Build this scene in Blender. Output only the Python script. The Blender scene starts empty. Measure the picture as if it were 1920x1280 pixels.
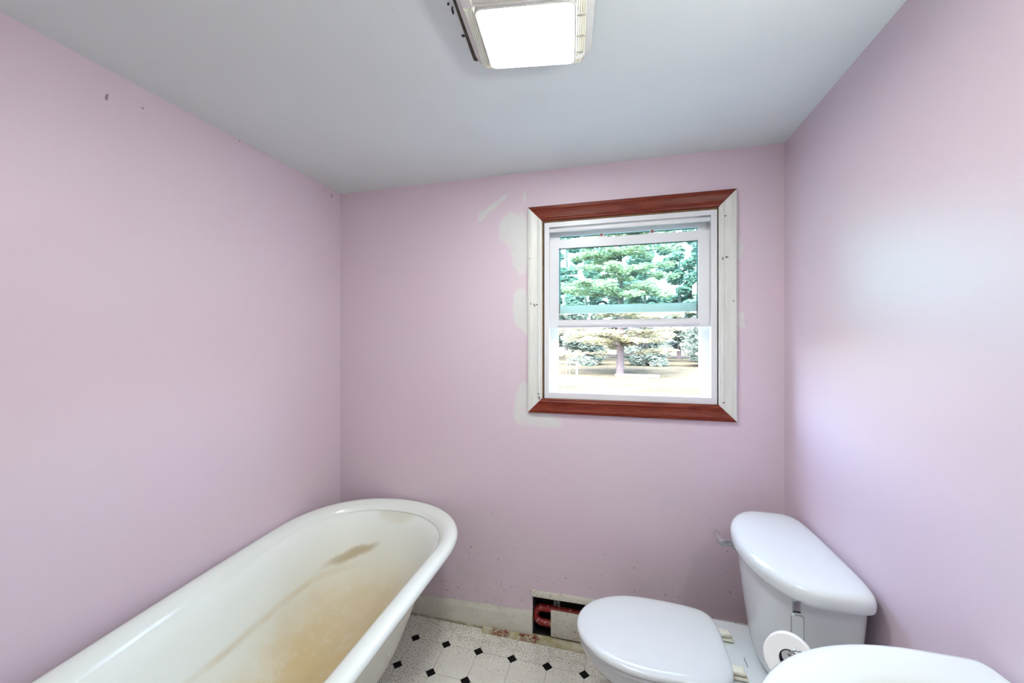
import bpy, bmesh, math, random
from mathutils import Vector, Matrix, noise as mnoise

# ---------------------------------------------------------------- camera, world, sun, exposure
scene = bpy.context.scene
COL = scene.collection
PI = math.pi
F_PX = 725.0
TH = math.atan(193.0 / F_PX)
CAM_Z = 1.455
cam_d = bpy.data.cameras.new('camera')
cam_d.sensor_fit = 'HORIZONTAL'
cam_d.sensor_width = 36.0
cam_d.lens = F_PX / 1920.0 * 36.0
cam_d.clip_start = 0.02
cam_d.clip_end = 400
cam = bpy.data.objects.new('camera', cam_d)
COL.objects.link(cam)
cam.location = (0, 0, CAM_Z)
cam.rotation_euler = (PI / 2, 0, TH)
scene.camera = cam

vs = scene.view_settings
vs.view_transform = 'Standard'
vs.look = 'None'
vs.gamma = 1.0
vs.use_curve_mapping = False
vs.exposure = 1.05

world = bpy.data.worlds.new('sky')
scene.world = world
world.use_nodes = True
wn = world.node_tree.nodes
wl = world.node_tree.links
wn.clear()
w_out = wn.new('ShaderNodeOutputWorld')
w_bg = wn.new('ShaderNodeBackground')
w_sky = wn.new('ShaderNodeTexSky')
w_sky.sky_type = 'NISHITA'
w_sky.sun_disc = False
w_sky.sun_elevation = math.radians(58)
w_sky.sun_rotation = math.radians(200)
w_sky.air_density = 1.0
w_sky.dust_density = 5.0
w_bg.inputs['Strength'].default_value = 2.9
wl.new(w_sky.outputs[0], w_bg.inputs[0])
wl.new(w_bg.outputs[0], w_out.inputs[0])

sun_d = bpy.data.lights.new('sun', 'SUN')
sun_d.energy = 9.0
sun_d.angle = math.radians(1.0)
sun_d.color = (1.0, 0.95, 0.84)
sun = bpy.data.objects.new('sun', sun_d)
COL.objects.link(sun)
sun.rotation_euler = (math.radians(32), 0, math.radians(48))

LENS_STRENGTH = 39.0
BAR_STRENGTH = 50.0

# ---------------------------------------------------------------- room numbers
XL, XR = -1.506, 0.691
YB, YF = 1.87, -0.75
ZC = 2.291
WT = 0.16

# ---------------------------------------------------------------- mesh helpers
def org(o):
    v = Vector((0, 0, 0))
    while o is not None:
        v += o.location
        o = o.parent
    return v

def mk(name, verts, faces, mat, parent=None, smooth=None):
    """verts in world coordinates"""
    b = org(parent)
    me = bpy.data.meshes.new(name)
    me.from_pydata([tuple(Vector(v) - b) for v in verts], [], faces)
    bm = bmesh.new()
    bm.from_mesh(me)
    bmesh.ops.recalc_face_normals(bm, faces=bm.faces)
    bm.to_mesh(me)
    bm.free()
    return fin(name, me, mat, parent, smooth)

def fin(name, me, mat, parent=None, smooth=None):
    if mat is not None:
        me.materials.append(mat)
    if smooth is not None:
        for p in me.polygons:
            p.use_smooth = True
        me.set_sharp_from_angle(angle=math.radians(smooth))
    o = bpy.data.objects.new(name, me)
    COL.objects.link(o)
    o.parent = parent
    return o

def mkbm(name, bm, mat, parent=None, smooth=None):
    b = org(parent)
    bmesh.ops.translate(bm, verts=bm.verts, vec=-b)
    bmesh.ops.recalc_face_normals(bm, faces=bm.faces)
    me = bpy.data.meshes.new(name)
    bm.to_mesh(me)
    bm.free()
    return fin(name, me, mat, parent, smooth)

def add_box(bm, x0, x1, y0, y1, z0, z1, bev=0.0, seg=2, M=None):
    r = bmesh.ops.create_cube(bm, size=1.0)
    vs_ = r['verts']
    for v in vs_:
        v.co = Vector(((x0 + x1) / 2 + v.co.x * (x1 - x0), (y0 + y1) / 2 + v.co.y * (y1 - y0), (z0 + z1) / 2 + v.co.z * (z1 - z0)))
    if bev > 0:
        es = list({e for v in vs_ for e in v.link_edges})
        rr = bmesh.ops.bevel(bm, geom=es, offset=bev, segments=seg, affect='EDGES', profile=0.5)
        vs_ = list({v for f in rr['faces'] for v in f.verts} | {v for v in vs_ if v.is_valid})
    if M is not None:
        for v in vs_:
            v.co = M @ v.co
    return vs_

def box(name, x0, x1, y0, y1, z0, z1, mat, parent=None, bev=0.0, seg=2, smooth=None, M=None):
    bm = bmesh.new()
    add_box(bm, x0, x1, y0, y1, z0, z1, bev, seg, M)
    return mkbm(name, bm, mat, parent, smooth if smooth is not None else (40 if bev > 0 else None))

def loft(rings, cap0=True, cap1=True, closed=False):
    verts, faces = [], []
    n = len(rings[0])
    for r in rings:
        verts += [tuple(p) for p in r]
    for i in range(len(rings) - 1 + (1 if closed else 0)):
        a = i * n
        b = ((i + 1) % len(rings)) * n
        for j in range(n):
            k = (j + 1) % n
            faces.append((a + j, a + k, b + k, b + j))
    if not closed:
        if cap0:
            faces.append(tuple(range(n - 1, -1, -1)))
        if cap1:
            faces.append(tuple((len(rings) - 1) * n + j for j in range(n)))
    return verts, faces

def tube_data(path, r, seg=10, cap=True):
    pts = [Vector(p) for p in path]
    rings = []
    prev = None
    for i, p in enumerate(pts):
        if i == 0:
            t = pts[1] - p
        elif i == len(pts) - 1:
            t = p - pts[i - 1]
        else:
            t = (pts[i + 1] - p).normalized() + (p - pts[i - 1]).normalized()
        t.normalize()
        if prev is None:
            a = Vector((0, 0, 1)) if abs(t.z) < 0.9 else Vector((1, 0, 0))
            u = t.cross(a).normalized()
        else:
            u = (prev - t * prev.dot(t)).normalized()
        prev = u
        w = t.cross(u)
        rr = r[i] if isinstance(r, (list, tuple)) else r
        rings.append([p + (u * math.cos(2 * PI * k / seg) + w * math.sin(2 * PI * k / seg)) * rr for k in range(seg)])
    return loft(rings, cap, cap)

def tube(name, path, r, mat, parent=None, seg=10):
    v, f = tube_data(path, r, seg)
    return mk(name, v, f, mat, parent, 50)

def merge(parts):
    V, Fc = [], []
    for v, f in parts:
        b = len(V)
        V += list(v)
        Fc += [tuple(b + i for i in q) for q in f]
    return V, Fc

def superell(x0, x1, y0, y1, z, n=64, e=2.0, e2=None):
    """closed outline; exponent e for x<centre side, e2 for the other"""
    cx, cy, rx, ry = (x0 + x1) / 2, (y0 + y1) / 2, (x1 - x0) / 2, (y1 - y0) / 2
    out = []
    for k in range(n):
        t = 2 * PI * k / n
        c, s = math.cos(t), math.sin(t)
        ee = e if c < 0 else (e2 or e)
        out.append(Vector((cx + rx * math.copysign(abs(c) ** (2 / ee), c), cy + ry * math.copysign(abs(s) ** (2 / ee), s), z)))
    return out

def arc_pts(c, r, a0, a1, n, ax, ay):
    c, ax, ay = Vector(c), Vector(ax), Vector(ay)
    return [c + ax * (r * math.cos(a0 + (a1 - a0) * i / n)) + ay * (r * math.sin(a0 + (a1 - a0) * i / n)) for i in range(n + 1)]

def empty(name, loc):
    o = bpy.data.objects.new(name, None)
    COL.objects.link(o)
    o.location = loc
    o.empty_display_size = 0.1
    return o

def tag(o, label, cat, group=None, kind=None):
    o['label'] = label
    o['category'] = cat
    if group:
        o['group'] = group
    if kind:
        o['kind'] = kind
    return o

def struct(o, label, cat):
    return tag(o, label, cat, kind='structure')

# ---------------------------------------------------------------- material helpers
class G:
    def __init__(self, name):
        self.m = bpy.data.materials.new(name)
        self.m.use_nodes = True
        self.n = self.m.node_tree.nodes
        self.l = self.m.node_tree.links
        self.b = self.n['Principled BSDF']
        self.out = self.n['Material Output']
        self._pos = None
    def put(self, sock, v):
        if isinstance(v, bpy.types.NodeSocket):
            self.l.new(v, sock)
        elif isinstance(v, (tuple, list)) and len(v) == 3 and sock.type == 'RGBA':
            sock.default_value = (*v, 1)
        else:
            sock.default_value = v
    def pos(self):
        if self._pos is None:
            self._pos = self.n.new('ShaderNodeNewGeometry').outputs['Position']
        return self._pos
    def obj(self):
        return self.n.new('ShaderNodeTexCoord').outputs['Object']
    def math(self, op, a, b=0.0, c=None, clamp=False):
        nd = self.n.new('ShaderNodeMath')
        nd.operation = op
        nd.use_clamp = clamp
        self.put(nd.inputs[0], a)
        self.put(nd.inputs[1], b)
        if c is not None:
            self.put(nd.inputs[2], c)
        return nd.outputs[0]
    def vmath(self, op, a, b=(0, 0, 0)):
        nd = self.n.new('ShaderNodeVectorMath')
        nd.operation = op
        self.put(nd.inputs[0], a)
        self.put(nd.inputs[1], b)
        return nd.outputs[0]
    def noise(self, scale, detail=3.0, rough=0.55, vec=None, out='Fac'):
        nd = self.n.new('ShaderNodeTexNoise')
        nd.inputs['Scale'].default_value = scale
        nd.inputs['Detail'].default_value = detail
        nd.inputs['Roughness'].default_value = rough
        self.l.new(vec if vec is not None else self.pos(), nd.inputs['Vector'])
        return nd.outputs[out]
    def scale(self, s, vec=None):
        return self.vmath('MULTIPLY', vec if vec is not None else self.pos(), s)
    def ramp(self, x, a, b, lo=0.0, hi=1.0, smooth=True):
        nd = self.n.new('ShaderNodeMapRange')
        nd.interpolation_type = 'SMOOTHSTEP' if smooth else 'LINEAR'
        self.put(nd.inputs[0], x)
        nd.inputs[1].default_value = a
        nd.inputs[2].default_value = b
        nd.inputs[3].default_value = lo
        nd.inputs[4].default_value = hi
        return nd.outputs[0]
    def mix(self, f, a, b, mode='MIX'):
        nd = self.n.new('ShaderNodeMix')
        nd.data_type = 'RGBA'
        nd.blend_type = mode
        self.put(nd.inputs[0], f)
        self.put(nd.inputs[6], a)
        self.put(nd.inputs[7], b)
        return nd.outputs[2]
    def sep(self, vec=None):
        nd = self.n.new('ShaderNodeSeparateXYZ')
        self.l.new(vec if vec is not None else self.pos(), nd.inputs[0])
        return nd.outputs
    def bump(self, h, strength=0.2, dist=0.002):
        nd = self.n.new('ShaderNodeBump')
        nd.inputs['Strength'].default_value = strength
        nd.inputs['Distance'].default_value = dist
        self.l.new(h, nd.inputs['Height'])
        self.l.new(nd.outputs[0], self.b.inputs['Normal'])
    def set(self, col=None, rough=None, metal=None, spec=None, **k):
        if col is not None:
            self.put(self.b.inputs['Base Color'], col)
        if rough is not None:
            self.put(self.b.inputs['Roughness'], rough)
        if metal is not None:
            self.put(self.b.inputs['Metallic'], metal)
        if spec is not None:
            self.put(self.b.inputs['Specular IOR Level'], spec)
        for kk, v in k.items():
            self.put(self.b.inputs[kk], v)
        return self.m
    def blobs(self, items, wob=0.02, wscale=18.0, a='X', b='Z', soft=0.35):
        """max of soft ellipses (ca, cb, ra, rb, rotation) on the plane a/b of world space, edges broken by noise"""
        nz = self.noise(wscale, 4.0, 0.6, out='Color')
        off = self.vmath('SUBTRACT', nz, (0.5, 0.5, 0.5))
        p = self.vmath('ADD', self.pos(), self.scale((wob * 2, wob * 2, wob * 2), off))
        s = self.sep(p)
        A, B = s[a], s[b]
        res = None
        for (ca, cb, ra, rb, rot) in items:
            da = self.math('SUBTRACT', A, ca)
            db = self.math('SUBTRACT', B, cb)
            c_, s_ = math.cos(rot), math.sin(rot)
            u = self.math('ADD', self.math('MULTIPLY', da, c_ / ra), self.math('MULTIPLY', db, s_ / ra))
            v = self.math('ADD', self.math('MULTIPLY', da, -s_ / rb), self.math('MULTIPLY', db, c_ / rb))
            d = self.math('ADD', self.math('MULTIPLY', u, u), self.math('MULTIPLY', v, v))
            m = self.ramp(d, 1.0 + soft, 1.0 - soft)
            res = m if res is None else self.math('MAXIMUM', res, m)
        return res

def plain(name, col, rough=0.5, metal=0.0, spec=0.5, vary=0.05, nscale=9.0):
    g = G(name)
    f = g.ramp(g.noise(nscale), 0.3, 0.7)
    c2 = tuple(max(0, c * (1 - vary)) for c in col)
    return g.set(g.mix(f, col, c2), rough, metal, spec)

PAINT = (0.712, 0.570, 0.650)
PAINT2 = (0.700, 0.580, 0.644)

def wall_mat(name, spack=None, specks=True, nicks=None):
    g = G(name)
    c = g.mix(g.ramp(g.noise(1.6, 3), 0.35, 0.65), PAINT, PAINT2)
    if spack:
        m = g.blobs(spack, 0.016, 30.0)
        m = g.math('MULTIPLY', m, g.ramp(g.noise(14, 5, 0.7), 0.3, 0.55, 0.45, 1.0))
        c = g.mix(m, c, (0.70, 0.695, 0.675))
    if specks:
        nz = g.noise(75, 2, 0.5)
        low = g.ramp(g.sep()['Z'], 0.12, 1.1, 0.69, 0.79)
        sp = g.math('MULTIPLY', g.math('SUBTRACT', nz, low), 30.0, clamp=True)
        c = g.mix(g.math('MULTIPLY', sp, 0.75), c, (0.16, 0.11, 0.10))
        sm = g.math('MULTIPLY', g.ramp(g.noise(5, 5, 0.7), 0.5, 0.75), g.ramp(g.sep()['Z'], 0.75, 0.1))
        c = g.mix(g.math('MULTIPLY', sm, 0.22), c, (0.42, 0.36, 0.32))
    if nicks:
        c = g.mix(g.math('MULTIPLY', g.blobs(nicks, 0.003, 110, 'Y', 'Z', 0.4), 0.75), c, (0.12, 0.08, 0.08))
    g.bump(g.noise(55, 4, 0.6), 0.06, 0.004)
    return g.set(c, 0.48, spec=0.75)

SPACK = [
    (-0.49, 2.01, 0.075, 0.085, 0.5), (-0.455, 1.90, 0.05, 0.11, 0.1), (-0.45, 1.62, 0.045, 0.10, 0.0), (-0.44, 1.14, 0.045, 0.10, 0.0), (-0.36, 1.072, 0.11, 0.035, -0.1),
    (-0.655, 2.095, 0.034, 0.022, 0.9), (-0.60, 2.135, 0.085, 0.014, 0.62), (-0.545, 2.175, 0.035, 0.012, 0.62),
    (-0.49, 2.06, 0.035, 0.05, 0.6), (-0.432, 2.17, 0.008, 0.03, 0.1), (-0.44, 2.03, 0.022, 0.075, 0.25),
    (-0.455, 1.875, 0.036, 0.055, 0.0), (-0.425, 1.96, 0.018, 0.10, 0.0), (-0.452, 1.66, 0.040, 0.062, 0.0),
    (-0.43, 1.54, 0.022, 0.055, 0.2), (-0.44, 1.20, 0.03, 0.055, -0.1), (-0.33, 1.062, 0.08, 0.026, -0.2),
    (-0.43, 1.085, 0.06, 0.05, 0.0), (0.522, 1.86, 0.014, 0.045, 0.0), (0.526, 1.545, 0.016, 0.04, 0.2),
]
M_wall_back = wall_mat('lavender_paint_patched', SPACK)
M_wall = wall_mat('lavender_paint', None, False)
M_wall_left = wall_mat('lavender_paint_nicked', None, False, [(0.826, 2.204, 0.0035, 0.012, -0.2), (0.92, 2.225, 0.004, 0.003, 0), (1.26, 2.288, 0.004, 0.003, 0), (1.74, 2.262, 0.004, 0.003, 0.4), (1.80, 2.255, 0.004, 0.010, 0.3)])

def ceiling_mat():
    g = G('ceiling_paint')
    c = g.mix(g.ramp(g.noise(2.0), 0.35, 0.65), (0.75, 0.805, 0.80), (0.73, 0.78, 0.77))
    sp = g.math('MULTIPLY', g.math('SUBTRACT', g.noise(60, 2, 0.5), 0.79), 30.0, clamp=True)
    c = g.mix(g.math('MULTIPLY', sp, 0.6), c, (0.25, 0.23, 0.2))
    d = g.blobs([(-0.401, 0.988, 0.0055, 0.0050, 0), (-0.399, 1.041, 0.0036, 0.0026, 0.3), (-0.399, 0.885, 0.003, 0.005, 0.4),
                 (-0.396, 0.905, 0.003, 0.014, 0.3)], 0.0025, 120, 'X', 'Y', 0.3)
    c = g.mix(d, c, (0.03, 0.028, 0.025))
    g.bump(g.noise(60, 4, 0.6), 0.05, 0.003)
    return g.set(c, 0.7, spec=0.3)
M_ceiling = ceiling_mat()

def tile_mat():
    g = G('speckled_cream_vinyl')
    c = g.mix(g.ramp(g.noise(7, 4), 0.3, 0.7), (0.85, 0.82, 0.745), (0.77, 0.74, 0.665))
    s = g.sep()
    edge = g.ramp(s['Y'], 1.40, 1.86)
    left = g.ramp(s['X'], -0.55, -0.95)
    mess = g.math('MAXIMUM', edge, left)
    th = g.math('SUBTRACT', 0.665, g.math('MULTIPLY', mess, 0.13))
    sp = g.math('MULTIPLY', g.math('SUBTRACT', g.noise(150, 3, 0.65), th), 14.0, clamp=True)
    c = g.mix(g.math('MULTIPLY', sp, 0.85), c, (0.10, 0.085, 0.07))
    st = g.math('MULTIPLY', g.ramp(g.noise(24, 5, 0.7), 0.48, 0.72), g.ramp(s['Y'], 1.66, 1.85))
    c = g.mix(g.math('MULTIPLY', st, 0.55), c, (0.30, 0.22, 0.09))
    return g.set(c, 0.42, spec=0.4)
M_tile = tile_mat()
M_dot = plain('black_vinyl', (0.006, 0.005, 0.006), 0.5, vary=0.3, spec=0.15)
M_joint = plain('tile_joint_grime', (0.13, 0.11, 0.09), 0.8)

def enamel(name, stains):
    g = G(name)
    c = g.mix(g.ramp(g.noise(3), 0.3, 0.7), (0.85, 0.90, 0.85), (0.83, 0.875, 0.81))
    if stains:
        s = g.sep()
        n1 = g.noise(6.0, 5, 0.65)
        n2 = g.noise(22.0, 5, 0.7)
        # iron stain over the bottom, heaviest towards the sloped end
        bot = g.ramp(g.math('ADD', s['Z'], g.math('MULTIPLY', n1, 0.16)), 0.50, 0.33)
        along = g.ramp(s['Y'], 0.45, 1.25, 0.35, 1.0)
        bl = g.blobs([(-1.06, 1.36, 0.26, 0.30, 0.0), (-1.10, 1.0, 0.15, 0.34, 0.0)], 0.12, 5.0, 'X', 'Y', 0.85)
        m = g.math('MULTIPLY', g.math('MULTIPLY', bot, along), g.math('ADD', g.math('MULTIPLY', bl, 0.75), 0.22))
        m = g.math('MULTIPLY', m, g.ramp(n2, 0.2, 0.55, 0.65, 1.0))
        c = g.mix(m, c, (0.62, 0.45, 0.19))
        warm = g.ramp(s['Z'], 0.58, 0.36)
        c = g.mix(g.math('MULTIPLY', g.math('MULTIPLY', warm, g.ramp(s['Y'], 1.0, 1.6)), 0.55), c, (0.70, 0.645, 0.50))
        # old waterline and the brown patch at the far slope
        zz = g.math('ADD', s['Z'], g.math('MULTIPLY', g.math('SUBTRACT', n1, 0.5), 0.03))
        ln = g.ramp(g.math('ABSOLUTE', g.math('SUBTRACT', zz, 0.372)), 0.022, 0.0)
        ln = g.math('MULTIPLY', ln, g.ramp(s['X'], -1.15, -1.30))
        ln = g.math('MULTIPLY', ln, g.ramp(n1, 0.35, 0.6, 0.25, 0.75))
        c = g.mix(g.math('MULTIPLY', ln, 0.6), c, (0.58, 0.45, 0.22))
        pt = g.blobs([(-1.23, 0.422, 0.085, 0.020, 0.25)], 0.02, 12.0, 'X', 'Z', 0.95)
        pt = g.math('MULTIPLY', pt, g.ramp(s['Y'], 1.45, 1.58))
        c = g.mix(g.math('MULTIPLY', pt, 0.65), c, (0.36, 0.25, 0.07))
        tp = g.blobs([(-1.08, 0.585, 0.10, 0.05, 0.0)], 0.03, 12.0, 'X', 'Z', 0.7)
        tp = g.math('MULTIPLY', tp, g.ramp(s['Y'], 1.70, 1.78))
        c = g.mix(g.math('MULTIPLY', tp, 0.45), c, (0.60, 0.55, 0.36))
    return g.set(c, 0.46 if stains else 0.16, spec=0.4 if stains else 0.5)
M_enamel = enamel('stained_tub_enamel', True)
M_rim = enamel('tub_rim_enamel', False)

def skirt_mat():
    g = G('cream_tub_paint')
    c = g.mix(g.ramp(g.noise(3), 0.3, 0.7), (0.74, 0.735, 0.63), (0.70, 0.70, 0.60))
    sp = g.math('MULTIPLY', g.math('SUBTRACT', g.noise(48, 2, 0.5), 0.735), 30.0, clamp=True)
    c = g.mix(g.math('MULTIPLY', sp, 0.8), c, (0.22, 0.19, 0.14))
    return g.set(c, 0.32, spec=0.5)
M_skirt = skirt_mat()
M_china = plain('white_china', (0.72, 0.755, 0.76), 0.13, vary=0.015, nscale=3)
M_sink = plain('sink_china', (0.74, 0.78, 0.765), 0.12, vary=0.02, nscale=3)
M_seat = plain('white_seat_plastic', (0.74, 0.775, 0.785), 0.16, vary=0.015)
def hinge_mat():
    g = G('yellowed_hinge_plastic')
    f = g.ramp(g.noise(70, 4, 0.7), 0.45, 0.7)
    return g.set(g.mix(g.math('MULTIPLY', f, 0.5), (0.80, 0.78, 0.66), (0.45, 0.36, 0.2)), 0.35)
M_hinge = hinge_mat()
M_chrome = plain('chrome', (0.56, 0.59, 0.59), 0.10, 1.0)
M_paper = plain('toilet_paper', (0.88, 0.88, 0.87), 0.9, spec=0.1)
M_core = plain('dark_roll_core', (0.02, 0.015, 0.03), 0.8)
M_vinyl = plain('white_window_vinyl', (0.76, 0.76, 0.785), 0.35, vary=0.02)
M_gasket = plain('dark_gasket', (0.03, 0.05, 0.05), 0.6)
M_rust = plain('rusty_latch_tip', (0.28, 0.07, 0.05), 0.6)

def casing_white():
    g = G('white_casing_paint')
    s = g.scale((8, 8, 1.2))
    c = g.mix(g.ramp(g.noise(6, 4, vec=s), 0.35, 0.7), (0.72, 0.72, 0.68), (0.66, 0.66, 0.61))
    d = g.blobs([(-0.381, 1.632, 0.004, 0.009, 0.2), (-0.368, 1.635, 0.006, 0.004, 0.2), (-0.398, 1.64, 0.002, 0.008, 0), (-0.357, 1.18, 0.004, 0.009, 0.3),
                 (-0.36, 1.20, 0.006, 0.003, 0), (0.468, 1.82, 0.007, 0.005, 0), (0.452, 1.815, 0.003, 0.006, 0), (0.462, 2.0, 0.0045, 0.004, 0),
                 (0.456, 1.19, 0.006, 0.003, 0.2), (0.493, 1.63, 0.003, 0.003, 0), (-0.402, 1.86, 0.003, 0.003, 0)], 0.004, 90, 'X', 'Z', 0.4)
    c = g.mix(g.math('MULTIPLY', d, 0.85), c, (0.10, 0.085, 0.07))
    return g.set(c, 0.4)
M_casing = casing_white()

def red_wood():
    g = G('cherry_stained_wood')
    p = g.scale((1.2, 6, 26))
    f = g.noise(9, 6, 0.65, vec=p)
    c = g.mix(g.ramp(f, 0.3, 0.7), (0.225, 0.036, 0.012), (0.100, 0.007, 0.004))
    b = g.ramp(g.noise(22, 5, 0.7, vec=g.scale((2, 2, 9))), 0.55, 0.78)
    c = g.mix(g.math('MULTIPLY', b, 0.65), c, (0.29, 0.085, 0.028))
    return g.set(c, 0.38, spec=0.3)
M_redwood = red_wood()
M_rawwood = plain('raw_jamb_wood', (0.24, 0.13, 0.06), 0.7, vary=0.4, nscale=30)

def baseboard_mat():
    g = G('dirty_white_baseboard')
    c = g.mix(g.ramp(g.noise(8, 4), 0.3, 0.7), (0.68, 0.66, 0.58), (0.60, 0.575, 0.49))
    z = g.sep()['Z']
    st = g.math('MULTIPLY', g.ramp(g.noise(42, 5, 0.7), 0.56, 0.70), 0.55)
    c = g.mix(st, c, (0.35, 0.27, 0.15))
    ed = g.math('MULTIPLY', g.ramp(z, 0.022, 0.0), g.ramp(g.noise(30, 4), 0.3, 0.6))
    c = g.mix(g.math('MULTIPLY', ed, 0.85), c, (0.20, 0.15, 0.03))
    return g.set(c, 0.5)
M_base = baseboard_mat()

def ledge_mat():
    g = G('peeling_rusty_ledge')
    c = g.mix(g.ramp(g.noise(20, 4), 0.35, 0.65), (0.60, 0.56, 0.42), (0.46, 0.40, 0.22))
    r = g.blobs([(-0.55, 1.845, 0.05, 0.03, 0), (-0.40, 1.845, 0.05, 0.03, 0)], 0.03, 30, 'X', 'Y', 0.6)
    r = g.math('MULTIPLY', r, g.ramp(g.noise(70, 5, 0.7), 0.38, 0.6))
    c = g.mix(r, c, (0.21, 0.045, 0.03))
    k = g.ramp(g.noise(95, 4, 0.7), 0.60, 0.72)
    c = g.mix(g.math('MULTIPLY', k, 0.8), c, (0.07, 0.05, 0.03))
    return g.set(c, 0.65)
M_ledge = ledge_mat()

def panel_mat():
    g = G('spotted_heater_panel_paint')
    c = g.mix(g.ramp(g.noise(8), 0.3, 0.7), (0.66, 0.63, 0.55), (0.60, 0.57, 0.49))
    k = g.ramp(g.noise(48, 4, 0.65), 0.56, 0.68)
    c = g.mix(g.math('MULTIPLY', k, 0.7), c, (0.26, 0.18, 0.10))
    return g.set(c, 0.5)
M_panel = panel_mat()

def pipe_mat():
    g = G('chipped_red_pipe')
    k = g.ramp(g.noise(55, 4, 0.65), 0.56, 0.66)
    return g.set(g.mix(k, (0.24, 0.010, 0.010), (0.50, 0.28, 0.22)), 0.45)
M_pipe = pipe_mat()
M_dark = plain('painted_shade_black', (0.012, 0.010, 0.010), 0.9)  # near black that paints in shade: heater niche and bracket holes
M_bracket = plain('dull_grey_steel', (0.22, 0.23, 0.24), 0.5, 0.3)
M_grille = plain('off_white_grille_plastic', (0.70, 0.69, 0.66), 0.45, vary=0.03)
M_flange = plain('rusty_flange_gap_shade', (0.10, 0.085, 0.06), 0.8, vary=0.5, nscale=40)
M_tray = plain('cream_grille_tray', (0.80, 0.76, 0.62), 0.6)

def emit(name, col, strength):
    g = G(name)
    return g.set(col, 0.4, **{'Emission Color': col, 'Emission Strength': strength})
M_lens = emit('lit_fan_lens', (0.94, 1.0, 0.95), LENS_STRENGTH)
M_bar = emit('added_fill_diffuser', (0.94, 1.0, 0.95), BAR_STRENGTH)  # glow of the added fill bar

def glass_mat(name, tint, rough=0.0):
    g = G(name)
    n, l = g.n, g.l
    tr = n.new('ShaderNodeBsdfTransparent')
    tr.inputs[0].default_value = (*tint, 1)
    gl = n.new('ShaderNodeBsdfGlossy')
    gl.inputs['Roughness'].default_value = 0.02
    gl.inputs['Color'].default_value = (0.9, 1.0, 0.98, 1)
    fr = n.new('ShaderNodeFresnel')
    fr.inputs[0].default_value = 1.45
    mx = n.new('ShaderNodeMixShader')
    l.new(fr.outputs[0], mx.inputs[0])
    l.new(tr.outputs[0], mx.inputs[1])
    l.new(gl.outputs[0], mx.inputs[2])
    l.new(mx.outputs[0], g.out.inputs['Surface'])
    return g.m
M_glass_in = glass_mat('inner_pane_glass', (0.90, 0.98, 0.96))
M_glass_out = glass_mat('outer_pane_glass', (0.72, 0.95, 0.91))

# ---------------------------------------------------------------- structure: floor, walls, ceiling
T = 0.1635
DX0, DY0 = -0.947, 1.7150
CUT = 0.0235
GAP = 0.0008
floor = box('floor', XL - 0.12, XR + 0.12, YF - 0.12, YB + 0.16, -0.12, -0.002, M_joint)
struct(floor, 'cream octagon tile floor with small black dots', 'floor')

def clip_poly(poly, x0, x1, y0, y1):
    def cl(p, inside, inter):
        out = []
        for i in range(len(p)):
            a, b = p[i], p[(i + 1) % len(p)]
            ia, ib = inside(a), inside(b)
            if ia:
                out.append(a)
            if ia != ib:
                out.append(inter(a, b))
        return out
    def ix(x):
        return lambda a, b: (x, a[1] + (b[1] - a[1]) * (x - a[0]) / (b[0] - a[0]))
    def iy(y):
        return lambda a, b: (a[0] + (b[0] - a[0]) * (y - a[1]) / (b[1] - a[1]), y)
    for ins, it in ((lambda p: p[0] >= x0, ix(x0)), (lambda p: p[0] <= x1, ix(x1)), (lambda p: p[1] >= y0, iy(y0)), (lambda p: p[1] <= y1, iy(y1))):
        poly = cl(poly, ins, it)
        if len(poly) < 3:
            return []
    return poly

def prism_mesh(name, poly, z0, z1, mat):
    n = len(poly)
    v = [(x, y, z0) for x, y in poly] + [(x, y, z1) for x, y in poly]
    f = [tuple(range(n, 2 * n))] + [(i, (i + 1) % n, n + (i + 1) % n, n + i) for i in range(n)]
    me = bpy.data.meshes.new(name)
    me.from_pydata(v, [], f)
    me.materials.append(mat)
    return me

h = T / 2 - GAP
OCT = [(-h + CUT, -h), (h - CUT, -h), (h, -h + CUT), (h, h - CUT), (h - CUT, h), (-h + CUT, h), (-h, h - CUT), (-h, -h + CUT)]
dd = CUT - GAP * 1.4
DIA = [(-dd, 0), (0, -dd), (dd, 0), (0, dd)]
shared = {'tile': prism_mesh('tile', OCT, -0.002, 0.0, M_tile), 'dot_tile': prism_mesh('dot_tile', DIA, -0.002, 0.0, M_dot)}
bx = (XL + 0.001, XR - 0.001, YF + 0.001, YB - 0.001)
for kind, poly, ox, oy, m in (('tile', OCT, T / 2, T / 2, M_tile), ('dot_tile', DIA, 0, 0, M_dot)):
    for i in range(-5, 12):
        for j in range(-17, 3):
            cx, cy = DX0 + ox + i * T, DY0 + oy + j * T
            wp = [(cx + x, cy + y) for x, y in poly]
            cp = clip_poly(wp, *bx)
            if not cp:
                continue
            xs_, ys_ = [p[0] for p in cp], [p[1] for p in cp]
            if max(xs_) - min(xs_) < 0.004 or max(ys_) - min(ys_) < 0.004:
                continue
            if len(cp) == len(wp) and all(abs(a[0] - b[0]) + abs(a[1] - b[1]) < 1e-9 for a, b in zip(cp, wp)):
                me = shared[kind]
            else:
                me = prism_mesh(kind, [(x - cx, y - cy) for x, y in cp], -0.002, 0.0, m)
            o = bpy.data.objects.new(kind, me)
            COL.objects.link(o)
            o.parent = floor
            o.location = (cx, cy, 0)

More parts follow.
